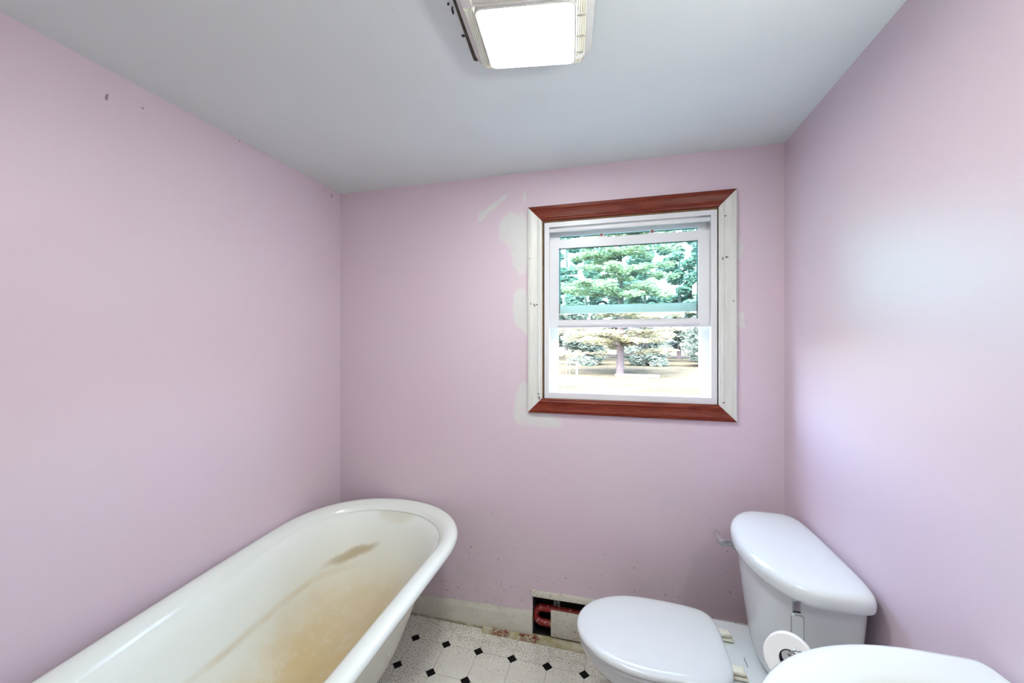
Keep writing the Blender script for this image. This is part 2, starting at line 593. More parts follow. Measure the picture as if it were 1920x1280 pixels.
ceiling = box('ceiling', XL - 0.12, XR + 0.12, YF - 0.12, YB + 0.16, ZC, ZC + 0.12, M_ceiling)
struct(ceiling, 'flat pale grey white painted ceiling', 'ceiling')
wall_left = box('wall_left', XL - 0.12, XL, YF - 0.12, YB + 0.16, -0.002, ZC, M_wall_left)
struct(wall_left, 'lavender painted wall beside the bathtub', 'wall')
wall_right = box('wall_right', XR, XR + 0.12, YF - 0.12, YB + 0.16, -0.002, ZC, M_wall)
struct(wall_right, 'lavender painted wall behind the toilet tank and sink', 'wall')
wall_front = box('wall_front', XL, XR, YF - 0.12, YF, -0.002, ZC, M_wall)
struct(wall_front, 'lavender painted wall facing the window wall', 'wall')

WX0, WX1, WZ0, WZ1 = -0.352, 0.452, 1.164, 2.050   # window hole
HX0, HZ1 = -0.392, 0.220                            # heater niche
def wall_holes():
    xs = [XL, HX0, WX0, WX1, XR]
    zs = [-0.002, HZ1, WZ0, WZ1, ZC]
    V, Fc = [], []
    def q(*p):
        b = len(V)
        V.extend(p)
        Fc.append((b, b + 1, b + 2, b + 3))
    for i in range(4):
        for j in range(4):
            xa, xb, za, zb = xs[i], xs[i + 1], zs[j], zs[j + 1]
            if xa >= WX0 - 1e-6 and xb <= WX1 + 1e-6 and za >= WZ0 - 1e-6 and zb <= WZ1 + 1e-6:
                continue
            q((xa, YB + WT, za), (xb, YB + WT, za), (xb, YB + WT, zb), (xa, YB + WT, zb))
            if xa >= HX0 - 1e-6 and zb <= HZ1 + 1e-6:
                continue
            q((xa, YB, za), (xa, YB, zb), (xb, YB, zb), (xb, YB, za))
    for xx in (WX0, WX1):
        q((xx, YB, WZ0), (xx, YB + WT, WZ0), (xx, YB + WT, WZ1), (xx, YB, WZ1))
    for zz in (WZ0, WZ1):
        q((WX0, YB, zz), (WX1, YB, zz), (WX1, YB + WT, zz), (WX0, YB + WT, zz))
    q((HX0, YB, -0.002), (HX0, YB + 0.11, -0.002), (HX0, YB + 0.11, HZ1), (HX0, YB, HZ1))
    q((HX0, YB, HZ1), (HX0, YB + 0.11, HZ1), (XR, YB + 0.11, HZ1), (XR, YB, HZ1))
    q((HX0, YB + 0.11, -0.002), (XR, YB + 0.11, -0.002), (XR, YB + 0.11, HZ1), (HX0, YB + 0.11, HZ1))
    me = bpy.data.meshes.new('wall_back')
    me.from_pydata(V, [], Fc)
    return fin('wall_back', me, M_wall_back)
wall_back = wall_holes()
struct(wall_back, 'lavender window wall with pale spackle patches and dirt specks', 'wall')

# baseboard along the window wall
bm = bmesh.new()
prof = [(0.0, 0.0), (0.014, 0.0), (0.014, 0.080), (0.011, 0.090), (0.006, 0.098), (0.004, 0.107), (0.0, 0.107)]
rings = []
for x, zt, z0 in ((XL + 0.001, 0.104, 0.0005), (-1.0, 0.107, 0.0005), (HX0 - 0.001, 0.127, 0.0005)):
    rings.append([Vector((x, YB - 0.0005 - y, z0 + z * zt / 0.107)) for y, z in prof])
v, f = loft(rings)
bb = mk('baseboard_back', v, f, M_base, None, 30)
struct(bb, 'scuffed white baseboard under the window wall by the bathtub', 'baseboard')

# ---------------------------------------------------------------- recessed baseboard heater
heater = empty('baseboard_heater', (0.15, YB, 0.0))
tag(heater, 'broken recessed baseboard heater with red pipes and spotted white cover panel', 'heater')
v, f = merge([])
cav = bmesh.new()
add_box(cav, HX0 + 0.001, XR - 0.001, YB + 0.100, YB + 0.106, 0.001, HZ1 - 0.001)
add_box(cav, HX0 + 0.001, HX0 + 0.004, YB + 0.004, YB + 0.100, 0.001, HZ1 - 0.001)
add_box(cav, HX0 + 0.004, XR - 0.001, YB + 0.004, YB + 0.100, HZ1 - 0.005, HZ1 - 0.001)
add_box(cav, HX0 + 0.004, XR - 0.001, YB + 0.004, YB + 0.100, 0.001, 0.004)
o = mkbm('housing', cav, M_dark, heater)  # shade inside the niche is put into the housing's black colour
o['label'] = 'heater housing coloured black for the shade in the niche'
rings = []
hp = [(0.0, 0.209), (0.009, 0.207), (0.012, 0.211), (0.011, 0.228), (0.007, 0.235), (0.0, 0.236)]
for x, dz in ((HX0 - 0.004, -0.004), (-0.10, 0.0), (XR - 0.002, 0.003)):
    rings.append([Vector((x, YB - 0.0005 - y, z + dz)) for y, z in hp])
v, f = loft(rings)
o = mk('header_strip', v, f, M_panel, heater, 30)
o = box('front_panel', -0.301, XR - 0.004, YB - 0.012, YB - 0.004, 0.026, 0.153, M_panel, heater, 0.003)
o['label'] = 'white cover panel with brown spots'
pp = [Vector((0.60, YB + 0.026, 0.134)), Vector((-0.348, YB + 0.026, 0.134))]
pp += arc_pts((-0.348, YB + 0.026, 0.098), 0.036, PI / 2, 3 * PI / 2, 12, (1, 0, 0), (0, 0, 1))[1:]
pp += [Vector((0.60, YB + 0.026, 0.062))]
o = tube('pipe', pp, 0.0165, M_pipe, heater, 14)
o['label'] = 'chipped red painted return pipe'
br = bmesh.new()
add_box(br, -0.292, -0.262, YB + 0.030, YB + 0.033, 0.142, 0.194, 0.001)
o = mkbm('bracket', br, M_bracket, heater)
o['label'] = 'perforated grey steel bracket'
for i, (hx, hz) in enumerate(((-0.276, 0.165), (-0.281, 0.172), (-0.270, 0.183), (-0.272, 0.158), (-0.282, 0.154))):
    hb = bmesh.new()
    add_box(hb, hx - 0.003, hx + 0.003, YB + 0.0285, YB + 0.0299, hz - 0.003, hz + 0.003)
    mkbm('hole_mark', hb, M_dark, o)  # dark box standing in for a hole in the bracket

# ledge strip on the floor in front of the heater
rings = []
random.seed(5)
NL = 26
for i in range(NL + 1):
    x = -0.642 + (XR - 0.006 + 0.642) * i / NL
    w = 0.032 + 0.003 * mnoise.noise(Vector((x * 20, 0, 0)))
    zt = 0.018 + 0.003 * mnoise.noise(Vector((x * 16, 4, 0)))
    y1 = YB - 0.0155 if x < HX0 else YB - 0.002
    rings.append([Vector((x, y1, 0.0004)), Vector((x, YB - 0.010 - w, 0.0004)), Vector((x, YB - 0.010 - w, zt * 0.6)), Vector((x, YB - 0.006 - w, zt)), Vector((x, y1, zt))])
v, f = loft(rings)
ledge = mk('floor_ledge_strip', v, f, M_ledge, None, 30)
tag(ledge, 'rusty peeling wooden strip on the floor below the heater', 'trim strip')

def flake(x, y, z, s, seed, mat):
    random.seed(seed)
    n = 6
    pts = [(math.cos(2 * PI * k / n) * s * random.uniform(0.5, 1.0), math.sin(2 * PI * k / n) * s * random.uniform(0.35, 0.8)) for k in range(n)]
    tx, ty = random.uniform(-0.35, 0.35), random.uniform(-0.35, 0.35)
    lo = [Vector((x + a, y + b, z + s * 0.32 + a * tx + b * ty)) for a, b in pts]
    hi = [p + Vector((0, 0, s * 0.14)) for p in lo]
    v, f = loft([lo, hi])
    mn = min(p.z for p in v if True) if hasattr(v[0], 'z') else min(p[2] for p in v)
    v = [(p[0], p[1], p[2] - mn + z) for p in v]
    e = mk('paint_flake', v, f, mat, None)
    return e
random.seed(11)
spots = [(-0.565 + random.uniform(-0.045, 0.05), YB - 0.030 + random.uniform(-0.008, 0.006)) for _ in range(7)] + \
        [(-0.40 + random.uniform(-0.05, 0.05), YB - 0.028 + random.uniform(-0.008, 0.006)) for _ in range(7)]
for i, (x, y) in enumerate(spots):
    e = flake(x, y, 0.0205, random.uniform(0.006, 0.011), 40 + i, (M_ledge, M_pipe, M_panel)[i % 3])
    tag(e, 'flake of peeled paint lying on the rusty floor strip', 'paint flake', 'paint flakes on the floor strip')

# ---------------------------------------------------------------- window
win = empty('window_1', (0.05, YB, WZ0))
struct(win, 'white double hung window with red top and bottom casing', 'window')
CO = (-0.413, 0.507, 1.1085, 2.112)
CW = 0.069
cprof = [(0.0, 0.0), (0.0, 0.017), (0.004, 0.020), (0.014, 0.020), (0.018, 0.0165), (0.021, 0.0155), (0.047, 0.0125), (0.050, 0.0145), (0.055, 0.0145), (0.060, 0.011), (0.066, 0.010), (CW, 0.008), (CW, 0.0)]
def casing(side, mat):
    x0, x1, z0, z1 = CO
    rings = []
    for end in (0, 1):
        ring = []
        for w, t in cprof:
            y = YB - 0.0005 - t
            if side == 'top':
                ring.append(Vector(((x0 + w, x1 - w)[end], y, z1 - w)))
            elif side == 'bottom':
                ring.append(Vector(((x0 + w, x1 - w)[end], y, z0 + w)))
            elif side == 'left':
                ring.append(Vector((x0 + w, y, (z0 + w, z1 - w)[end])))
            else:
                ring.append(Vector((x1 - w, y, (z0 + w, z1 - w)[end])))
        rings.append(ring)
    g = 0.0006
    if side in ('left', 'right'):
        rings[0] = [p + Vector((0, 0, g)) for p in rings[0]]
        rings[1] = [p - Vector((0, 0, g)) for p in rings[1]]
    v, f = loft(rings)
    return mk('casing', v, f, mat, win, 20)
casing('top', M_redwood)['label'] = 'cherry stained head casing'
casing('bottom', M_redwood)['label'] = 'cherry stained bottom casing'
casing('left', M_casing)['label'] = 'white painted side casing with nail holes'
casing('right', M_casing)['label'] = 'white painted side casing with nail holes'

# raw wood jamb
def ring_box(name, X0, X1, Z0, Z1, w, y0, y1, mat, parent, ws=None, bev=0.0):
    """four bars forming a rectangular ring (outer X0..Z1), one mesh; ws = (left, right, bottom, top)"""
    l, r, b, t = ws or (w, w, w, w)
    o_ = [(X0, Z0), (X1, Z0), (X1, Z1), (X0, Z1)]
    i_ = [(X0 + l, Z0 + b), (X1 - r, Z0 + b), (X1 - r, Z1 - t), (X0 + l, Z1 - t)]
    rings = [[Vector((x, y0, z)) for x, z in o_], [Vector((x, y1, z)) for x, z in o_], [Vector((x, y1, z)) for x, z in i_], [Vector((x, y0, z)) for x, z in i_]]
    v, f = loft(rings, closed=True)
    return mk(name, v, f, mat, parent)
ring_box('jamb', WX0 + 0.0005, WX1 - 0.0005, WZ0 + 0.0005, WZ1 - 0.0005, 0.013, YB + 0.0005, YB + WT, M_rawwood, win)
FX0, FX1, FZ0, FZ1 = WX0 + 0.0175, WX1 - 0.0175, WZ0 + 0.0145, WZ1 - 0.0145
# main vinyl frame, blind stop outside, parting stop between the tracks
ring_box('frame', FX0, FX1, FZ0, FZ1, 0, YB + 0.004, YB + 0.022, M_vinyl, win, (0.024, 0.024, 0.028, 0.022))
ring_box('frame_back', FX0, FX1, FZ0, FZ1, 0, YB + 0.022, YB + 0.130, M_vinyl, win, (0.010, 0.010, 0.020, 0.006))
ring_box('parting_stop', FX0 + 0.010, FX1 - 0.010, FZ0 + 0.020, FZ1 - 0.006, 0, YB + 0.0545, YB + 0.0585, M_vinyl, win, (0.010, 0.010, 0.004, 0.004))
ring_box('blind_stop', FX0 + 0.010, FX1 - 0.010, FZ0 + 0.020, FZ1 - 0.006, 0, YB + 0.098, YB + 0.130, M_vinyl, win, (0.042, 0.042, 0.004, 0.012))
box('head_stop', FX0 + 0.024, FX1 - 0.024, YB + 0.012, YB + 0.026, FZ1 - 0.046, FZ1 - 0.028, M_vinyl, win, 0.002)
box('sill', FX0 + 0.010, FX1 - 0.010, YB + 0.0225, YB + 0.097, FZ0 + 0.0203, FZ0 + 0.026, M_vinyl, win)
box('exterior_sill', WX0 - 0.03, WX1 + 0.03, YB + 0.131, YB + WT + 0.05, WZ0 - 0.02, WZ0 + 0.020, M_vinyl, win)

def sash(x0, x1, z0, z1, y0, y1, ws, gmat, lab):
    s = ring_box('sash', x0, x1, z0, z1, 0, y0, y1, M_vinyl, win, ws)
    s['label'] = lab
    l, r, b, t = ws
    ym = (y0 + y1) / 2 + 0.004
    ring_box('gasket', x0 + l, x1 - r, z0 + b, z1 - t, 0.0022, ym - 0.004, ym + 0.004, M_gasket, s)
    box('pane', x0 + l + 0.0003, x1 - r - 0.0003, ym - 0.002, ym + 0.002, z0 + b + 0.0003, z1 - t - 0.0003, gmat, s)
    return s
inner = sash(-0.3235 + 0.0005, 0.4235 - 0.0005, 1.522, 1.954, YB + 0.0265, YB + 0.053, (0.056, 0.061, 0.038, 0.042), M_glass_in, 'raised inner sash')
outer = sash(-0.3235 + 0.0005, 0.4235 - 0.0005, 1.594, 2.0, YB + 0.060, YB + 0.092, (0.056, 0.056, 0.040, 0.021), M_glass_out, 'outer sash with two finger lifts')
# lip along the inner sash bottom rail
lip = bmesh.new()
add_box(lip, -0.270, 0.366, YB + 0.0195, YB + 0.0262, 1.530, 1.545, 0.002)
mkbm('lift_rail', lip, M_vinyl, inner, 40)
for xx in (-0.062, 0.167):
    lt = bmesh.new()
    add_box(lt, xx - 0.018, xx + 0.026, YB + 0.030, YB + 0.052, 1.9545, 1.9605, 0.002)
    add_box(lt, xx - 0.008, xx + 0.010, YB + 0.034, YB + 0.050, 1.9600, 1.9720, 0.002)
    o = mkbm('latch', lt, M_vinyl, inner, 40)
    box('latch_tip', xx - 0.006, xx + 0.006, YB + 0.0285, YB + 0.0335, 1.9607, 1.9705, M_rust, inner)
    kp = arc_pts((xx, YB + 0.0755, 1.634), 0.024, 0.15, PI - 0.15, 12, (1, 0, 0), (0, 0, 0.7))
    kv = merge([tube_data([tuple(p) for p in kp], 0.0065, 8)])
    mk('finger_lift', kv[0], kv[1], M_gasket, outer, 50)

# ---------------------------------------------------------------- ceiling fan light
LC = Vector((-0.217, 0.985, ZC))
rot = Matrix.Rotation(math.radians(6.2), 4, 'Z')
tilt = Matrix.Rotation(math.radians(3.4), 4, Vector((0.75, 0.66, 0.0)).normalized())
FM = Matrix.Translation(LC) @ rot @ Matrix.Translation((0, 0.05, -0.006)) @ tilt
FM0 = Matrix.Translation(LC) @ rot @ Matrix.Translation((0, 0.05, 0))
fan = empty('ceiling_fan_light', tuple(LC))
tag(fan, 'square bathroom exhaust fan grille with lit white lens on the ceiling', 'ceiling light')
GX, GY0, GY1 = 0.166, -0.285, 0.078    # local extents (y: near .. far)
def rrect(x0, x1, y0, y1, r, n=6):
    out = []
    for cx, cy, a in ((x1 - r, y1 - r, 0), (x0 + r, y1 - r, PI / 2), (x0 + r, y0 + r, PI), (x1 - r, y0 + r, 3 * PI / 2)):
        for k in range(n + 1):
            t = a + PI / 2 * k / n
            out.append((cx + r * math.cos(t), cy + r * math.sin(t)))
    return out
def xf(M, pts, z):
    return [M @ Vector((x, y, z)) for x, y in pts]
# rusty flange against the ceiling, its dark colour standing in for the shaded gap
fl = [xf(FM0, rrect(-GX - 0.010, GX - 0.012, GY0, GY1 - 0.012, 0.008), z) for z in (-0.0005, -0.0045)]
v, f = loft(fl)
o = mk('mounting_flange', v, f, M_flange, fan)
o['label'] = 'rusty mounting flange darkened for the shaded gap'
# grille: domed outer band that closes round the lens bezel
LX, LY0, LY1 = 0.118, -0.150, 0.062
BZ = 0.005
rim = []
def mixr(t, z):
    a_ = rrect(-GX, GX, GY0, GY1, 0.045)
    b_ = rrect(-0.146, 0.146, GY0 + 0.022, LY1 + BZ, 0.022)
    return xf(FM, [(p[0] + (q[0] - p[0]) * t, p[1] + (q[1] - p[1]) * t) for p, q in zip(a_, b_)], z)
for t, z in ((0.0, 0.0), (0.0, -0.006), (0.15, -0.014), (0.45, -0.023), (0.85, -0.029), (1.0, -0.031), (1.0, -0.012)):
    rim.append(mixr(t, z))
v, f = loft(rim, cap0=True, cap1=False)
grille = mk('grille', v, f, M_grille, fan, 40)
v, f = loft([mixr(1.0, -0.0118), mixr(1.0, -0.0110)])
mk('tray', v, f, M_tray, fan)
bz = []
for d, z in ((BZ, -0.0150), (BZ, -0.033), (BZ - 0.0015, -0.0355), (0.0008, -0.0355), (0.0, -0.0345), (0.0, -0.0150)):
    bz.append(xf(FM, rrect(-LX - d, LX + d, LY0 - d, LY1 + d * 0.98, 0.016 + d), z))
v, f = loft(bz, closed=True)
mk('bezel', v, f, M_grille, grille, 40)
def slat(x0, x1, y0, y1, z0, z1, M=FM):
    n = 10
    rings = []
    lng = abs(x1 - x0) > abs(y1 - y0)
    for i in range(n + 1):
        t = i / n
        bow = 0.002 * math.sin(PI * t)
        if lng:
            x = x0 + (x1 - x0) * t
            sec = [(x, y0, z0), (x, y1, z0), (x, y1, z1 - bow), (x, y0, z1 - bow)]
        else:
            y = y0 + (y1 - y0) * t
            sec = [(x0, y, z0), (x1, y, z0), (x1, y, z1 - bow), (x0, y, z1 - bow)]
        rings.append([M @ Vector(p) for p in sec])
    v, f = loft(rings)
    return mk('slat', v, f, M_grille, grille)
for s in (-1, 1):
    for k in range(4):
        xa = s * (0.1255 + k * 0.0052)
        slat(min(xa, xa + s * 0.0030), max(xa, xa + s * 0.0030), LY0 + 0.002, LY1 - 0.004, -0.0245, -0.0315 + k * 0.0006)
    for yy in (-0.10, -0.03, 0.03):
        slat(min(s * 0.1235, s * 0.1455), max(s * 0.1235, s * 0.1455), yy, yy + 0.0025, -0.0245, -0.027)
    slat(min(s * 0.1235, s * 0.1455), max(s * 0.1235, s * 0.1455), LY0 - 0.10, LY0 - 0.004, -0.0245, -0.0305)
for k in range(9):
    ya = LY0 - 0.0085 - k * 0.0108
    slat(-LX - 0.003, LX + 0.003, ya - 0.0060, ya, -0.0245, -0.0325 + k * 0.0004)
for xx in (-0.045, 0.045):
    slat(xx, xx + 0.003, LY0 - 0.105, LY0 - 0.006, -0.0245, -0.028)
# lens
ln = []
for d, z in ((0.0004, -0.0130), (0.0004, -0.0335), (0.006, -0.0345), (0.03, -0.0355), (0.07, -0.0360)):
    ln.append(xf(FM, rrect(-LX + d, LX - d, LY0 + d, LY1 - d, 0.016), z))
v, f = loft(ln)
o = mk('lens', v, f, M_lens, fan, 60)
o['label'] = 'glowing white plastic lens'

# ---------------------------------------------------------------- bathtub
tub = empty('bathtub', (-1.08, 1.1, 0.0))
tag(tub, 'white clawfoot bathtub with rolled rim and brown iron stains inside', 'bathtub')
def tub_ring(d, z, kf=1.0, kn=1.0, tiltk=1.0):
    R0 = -0.652 - d
    F0 = 1.852 - d * kf
    N0 = 0.34 + d * kn
    YC = 1.45 - 0.75 * max(0.0, d * kf - 0.08)
    YN = N0 + 0.25 - 0.3 * d
    pts = []
    for k in range(49):
        t = PI * k / 48
        c, s = math.cos(t), abs(math.sin(t))
        pts.append((math.copysign(abs(c) ** (2 / 2.15), c) if abs(c) > 1e-9 else 0.0, YC + (F0 - YC) * s ** (2 / 2.15)))
    pts += [(-1.0, YC + (YN - YC) * k / 14) for k in range(1, 14)]
    for k in range(25):
        t = PI * k / 24
        c, s = -math.cos(t), abs(math.sin(t))
        pts.append((math.copysign(abs(c) ** (2 / 2.5), c) if abs(c) > 1e-9 else 0.0, YN + (N0 - YN) * s ** (2 / 2.5)))
    pts += [(1.0, YN + (YC - YN) * k / 14) for k in range(1, 14)]
    out = []
    for u, y in pts:
        Lx = -1.499 + 0.085 * max(0.0, 1.45 - y) ** 1.3 / 1.1 + d
        out.append(Vector(((Lx + R0) / 2 + (R0 - Lx) / 2 * u, y, z + tiltk * 0.020 * (y - 1.2))))
    return out
RZ = 0.604
rim_p = [(0.030, -0.034), (0.016, -0.040), (0.006, -0.036), (0.001, -0.026), (0.0, -0.016), (0.005, -0.006), (0.014, 0.0), (0.026, 0.002), (0.042, 0.0), (0.058, -0.006), (0.072, -0.018), (0.080, -0.034)]
def catmull(keys, sub=4):
    out = []
    for i in range(len(keys) - 1):
        p0, p1, p2, p3 = keys[max(i - 1, 0)], keys[i], keys[i + 1], keys[min(i + 2, len(keys) - 1)]
        for k in range(sub):
            t = k / sub
            out.append(tuple(0.5 * (2 * b_ + (c_ - a_) * t + (2 * a_ - 5 * b_ + 4 * c_ - d_) * t * t + (3 * b_ - a_ - 3 * c_ + d_) * t ** 3) for a_, b_, c_, d_ in zip(p0, p1, p2, p3)))
    out.append(tuple(keys[-1]))
    return out
in_p = catmull([(0.080, -0.034, 0.082), (0.108, -0.068, 0.104), (0.137, -0.15, 0.145), (0.168, -0.245, 0.205), (0.198, -0.315, 0.265), (0.238, -0.356, 0.335), (0.300, -0.380, 0.43), (0.375, -0.387, 0.56)])
out_p = catmull([(0.030, -0.034, 0.03), (0.070, -0.042, 0.060), (0.090, -0.055, 0.072), (0.120, -0.15, 0.12), (0.150, -0.25, 0.18), (0.180, -0.35, 0.24), (0.205, -0.42, 0.29), (0.230, -0.440, 0.33), (0.27, -0.450, 0.40), (0.33, -0.455, 0.50), (0.37, -0.456, 0.58)], 2)
v, f = loft([tub_ring(d, RZ + z) for d, z in rim_p], False, False)
o = mk('rim', v, f, M_rim, tub, 60)
o['label'] = 'glossy white rolled rim'
v, f = loft([tub_ring(d, RZ + z, fd / d, (fd / d) * 0.9) for d, z, fd in in_p], False, True)
o = mk('basin', v, f, M_enamel, tub, 60)
o['label'] = 'enamel basin with yellow brown stains'
v, f = loft([tub_ring(d, RZ + z, fd / d, fd / d * 0.8) for d, z, fd in out_p], False, True)
o = mk('skirt', v, f, M_skirt, tub, 60)
o['label'] = 'cream painted outer shell'
chip = bmesh.new()
bmesh.ops.create_icosphere(chip, subdivisions=2, radius=0.006)
for v_ in chip.verts:
    v_.co = Vector((v_.co.x * 0.5, v_.co.y, v_.co.z * 1.5)) + Vector((-0.805, 1.26, 0.30))
mkbm('paint_chip', chip, M_china, tub, 60)
for (fx, fy, sx, sy) in ((-0.93, 1.26, 1, 1), (-1.22, 1.26, -1, 1), (-0.93, 0.72, 1, -1), (-1.20, 0.72, -1, -1)):
    path = [(fx, fy, 0.165), (fx + 0.035 * sx, fy + 0.012 * sy, 0.140), (fx + 0.045 * sx, fy + 0.016 * sy, 0.10), (fx + 0.030 * sx, fy + 0.010 * sy, 0.05), (fx + 0.045 * sx, fy + 0.016 * sy, 0.022), (fx + 0.05 * sx, fy + 0.018 * sy, 0.001)]
    tube('claw_foot', path, [0.040, 0.034, 0.024, 0.020, 0.032, 0.026], M_skirt, tub, 12)

# ---------------------------------------------------------------- toilet
TY = 1.452
toilet = empty('toilet', (0.30, TY, 0.0))
tag(toilet, 'white two piece toilet with closed lid beside the window wall', 'toilet')
def bowl_ring(xf_, xb, hw, z, n=64, e=2.0, eb=4.0):
    out = []
    xc = xf_ + (xb - xf_) * 0.47
    for k in range(n):
        t = 2 * PI * k / n
        c, s = math.cos(t), math.sin(t)
        if c < 0:
            x = xc + (xc - xf_) * -abs(c) ** (2 / e)
            y = hw * math.copysign(abs(s) ** (2 / e), s)
        else:
            x = xc + (xb - xc) * abs(c) ** (2 / eb)
            y = hw * math.copysign(abs(s) ** (2 / eb), s)
        out.append(Vector((x, TY + y, z)))
    return out
R = bowl_ring
rings = [R(0.10, 0.60, 0.115, 0.0005), R(0.095, 0.605, 0.12, 0.02), R(0.105, 0.60, 0.108, 0.06), R(0.10, 0.60, 0.105, 0.14), R(0.06, 0.61, 0.118, 0.20), R(-0.02, 0.62, 0.150, 0.26),
         R(-0.085, 0.63, 0.176, 0.31), R(-0.118, 0.64, 0.186, 0.345), R(-0.128, 0.645, 0.190, 0.366), R(-0.128, 0.645, 0.190, 0.380), R(-0.122, 0.643, 0.186, 0.388), R(-0.110, 0.638, 0.178, 0.390)]
v, f = loft(rings)
o = mk('bowl', v, f, M_china, toilet, 50)
def lid_ring(d, z, x0=-0.136, x1=0.362, hw=0.193):
    out = []
    n = 72
    xc = x0 + (x1 - x0) * 0.50
    for k in range(n):
        t = 2 * PI * k / n
        c, s = math.cos(t), math.sin(t)
        e = 2.05 if c < 0 else 2.05 + 2.6 * min(1, c * 1.5)
        rx = (xc - x0 - d) if c < 0 else (x1 - xc - d)
        x = xc + rx * math.copysign(abs(c) ** (2 / e), c)
        y = (hw - d) * math.copysign(abs(s) ** (2 / e), s)
        out.append(Vector((x, TY + y, z)))
    return out
rings = [lid_ring(d, z) for d, z in ((0.020, 0.3905), (0.008, 0.392), (0.004, 0.398), (0.006, 0.405), (0.014, 0.408))]
v, f = loft(rings)
o = mk('seat', v, f, M_seat, toilet, 40)
rings = [lid_ring(d, z) for d, z in ((0.014, 0.4085), (0.002, 0.4095), (0.0, 0.413), (0.0, 0.419), (0.003, 0.4245), (0.011, 0.4285), (0.03, 0.430), (0.10, 0.4325), (0.15, 0.433))]
v, f = loft(rings)
o = mk('lid', v, f, M_seat, toilet, 40)
for yy in (TY + 0.082, TY - 0.082):
    bmh = bmesh.new()
    add_box(bmh, 0.356, 0.404, yy - 0.019, yy + 0.019, 0.391, 0.403, 0.006, 3)
    add_box(bmh, 0.354, 0.398, yy - 0.016, yy + 0.016, 0.4035, 0.418, 0.006, 3)
    mkbm('hinge', bmh, M_hinge, toilet, 50)
box('scratch_mark', 0.419, 0.421, TY - 0.032, TY + 0.008, 0.3901, 0.3905, M_gasket, toilet)
def tank_ring(d, z, x0, x1, hw, bow, n=72):
    """bow-front outline, flat back at x1"""
    pts = rrect(0, 1, -1, 1, 0.0001, 1)
    out = []
    w, dx = hw - d, d
    for k in range(n):
        t = 2 * PI * k / n
        c, s = math.cos(t), math.sin(t)
        e = 5.0 if c > 0 else 3.6
        x = (x0 + x1) / 2 + ((x1 - x0) / 2 - dx) * math.copysign(abs(c) ** (2 / e), c)
        y = w * math.copysign(abs(s) ** (2 / e), s)
        fr = max(0.0, (x1 - dx - x) / (x1 - x0 - 2 * dx))
        x += bow * (y / w) ** 2 * fr * (1 - d / 0.14)
        out.append(Vector((x, TKY + y, z)))
    return out
TKY = 1.470
rings = [tank_ring(0.0, z, x0, x1, hw, b) for z, x0, x1, hw, b in
         ((0.3905, 0.475, 0.645, 0.175, 0.030), (0.40, 0.462, 0.655, 0.188, 0.034), (0.42, 0.455, 0.660, 0.196, 0.036), (0.55, 0.438, 0.668, 0.219, 0.044), (0.66, 0.424, 0.672, 0.237, 0.050), (0.744, 0.416, 0.674, 0.248, 0.052))]
v, f = loft(rings)
tank = mk('tank', v, f, M_china, toilet, 40)
rings = [tank_ring(d, z, 0.398, 0.684, 0.270, 0.062) for d, z in ((0.008, 0.7445), (0.001, 0.746), (0.0, 0.752), (0.0, 0.765), (0.003, 0.776), (0.010, 0.783), (0.022, 0.7865), (0.05, 0.789), (0.085, 0.790))]
v, f = loft(rings)
mk('tank_lid', v, f, M_china, toilet, 40)
# flush lever
LY_, LZ_ = 1.632, 0.690
lev = merge([tube_data([(0.452, LY_, LZ_), (0.4295, LY_, LZ_)], [0.020, 0.017], 16), tube_data([(0.430, LY_, LZ_), (0.395, LY_, LZ_)], [0.010, 0.011], 12),
             tube_data([(0.415, LY_, LZ_), (0.409, LY_, LZ_)], [0.0115, 0.0115], 12),
             tube_data([(0.397, LY_ - 0.012, LZ_), (0.392, LY_ + 0.006, LZ_ + 0.001), (0.388, LY_ + 0.030, LZ_ + 0.006), (0.386, LY_ + 0.05, LZ_ + 0.010), (0.385, LY_ + 0.064, LZ_ + 0.012)], [0.011, 0.013, 0.009, 0.0105, 0.008], 12)])
o = mk('flush_lever', lev[0], lev[1], M_chrome, toilet, 50)
o['label'] = 'chrome flush lever'

# ---------------------------------------------------------------- toilet paper holder + roll
hold = empty('toilet_paper_holder', (0.49, 1.215, 0.60))
tag(hold, 'chrome wire toilet paper holder hooked over the tank', 'paper holder')
HXc, HY = 0.480, 1.232
def n2(x):  # slide along the curved tank face
    return HY
strap = bmesh.new()
add_box(strap, HXc - 0.009, HXc + 0.011, 1.2235, 1.2265, 0.712, 0.7440, 0.0006)
so = mkbm('strap', strap, M_chrome, hold, 40)
box('painted_gap_line', HXc - 0.008, HXc + 0.010, 1.2222, 1.2234, 0.7125, 0.7165, M_gasket, so)  # black strip painting in the dark gap at the strap's lower edge
loopw = 0.0150
wl_ = [(HXc + 0.001 - loopw, 1.220, 0.560), (HXc + 0.001 - loopw, 1.220, 0.700)] + [tuple(p) for p in arc_pts((HXc + 0.001 - loopw + 0.006, 1.220, 0.702), 0.006, PI, PI / 2, 4, (1, 0, 0), (0, 0, 1))] + \
      [tuple(p) for p in arc_pts((HXc + 0.001 + loopw - 0.006, 1.220, 0.702), 0.006, PI / 2, 0, 4, (1, 0, 0), (0, 0, 1))] + [(HXc + 0.001 + loopw, 1.220, 0.700), (HXc + 0.001 + loopw, 1.220, 0.560)]
tube('wire_loop', wl_, 0.0019, M_chrome, hold, 8)
RAX = Vector((0.33, 0.80, -0.45)).normalized()
RC = Vector((0.405, 1.07, 0.690)) + RAX * 0.035
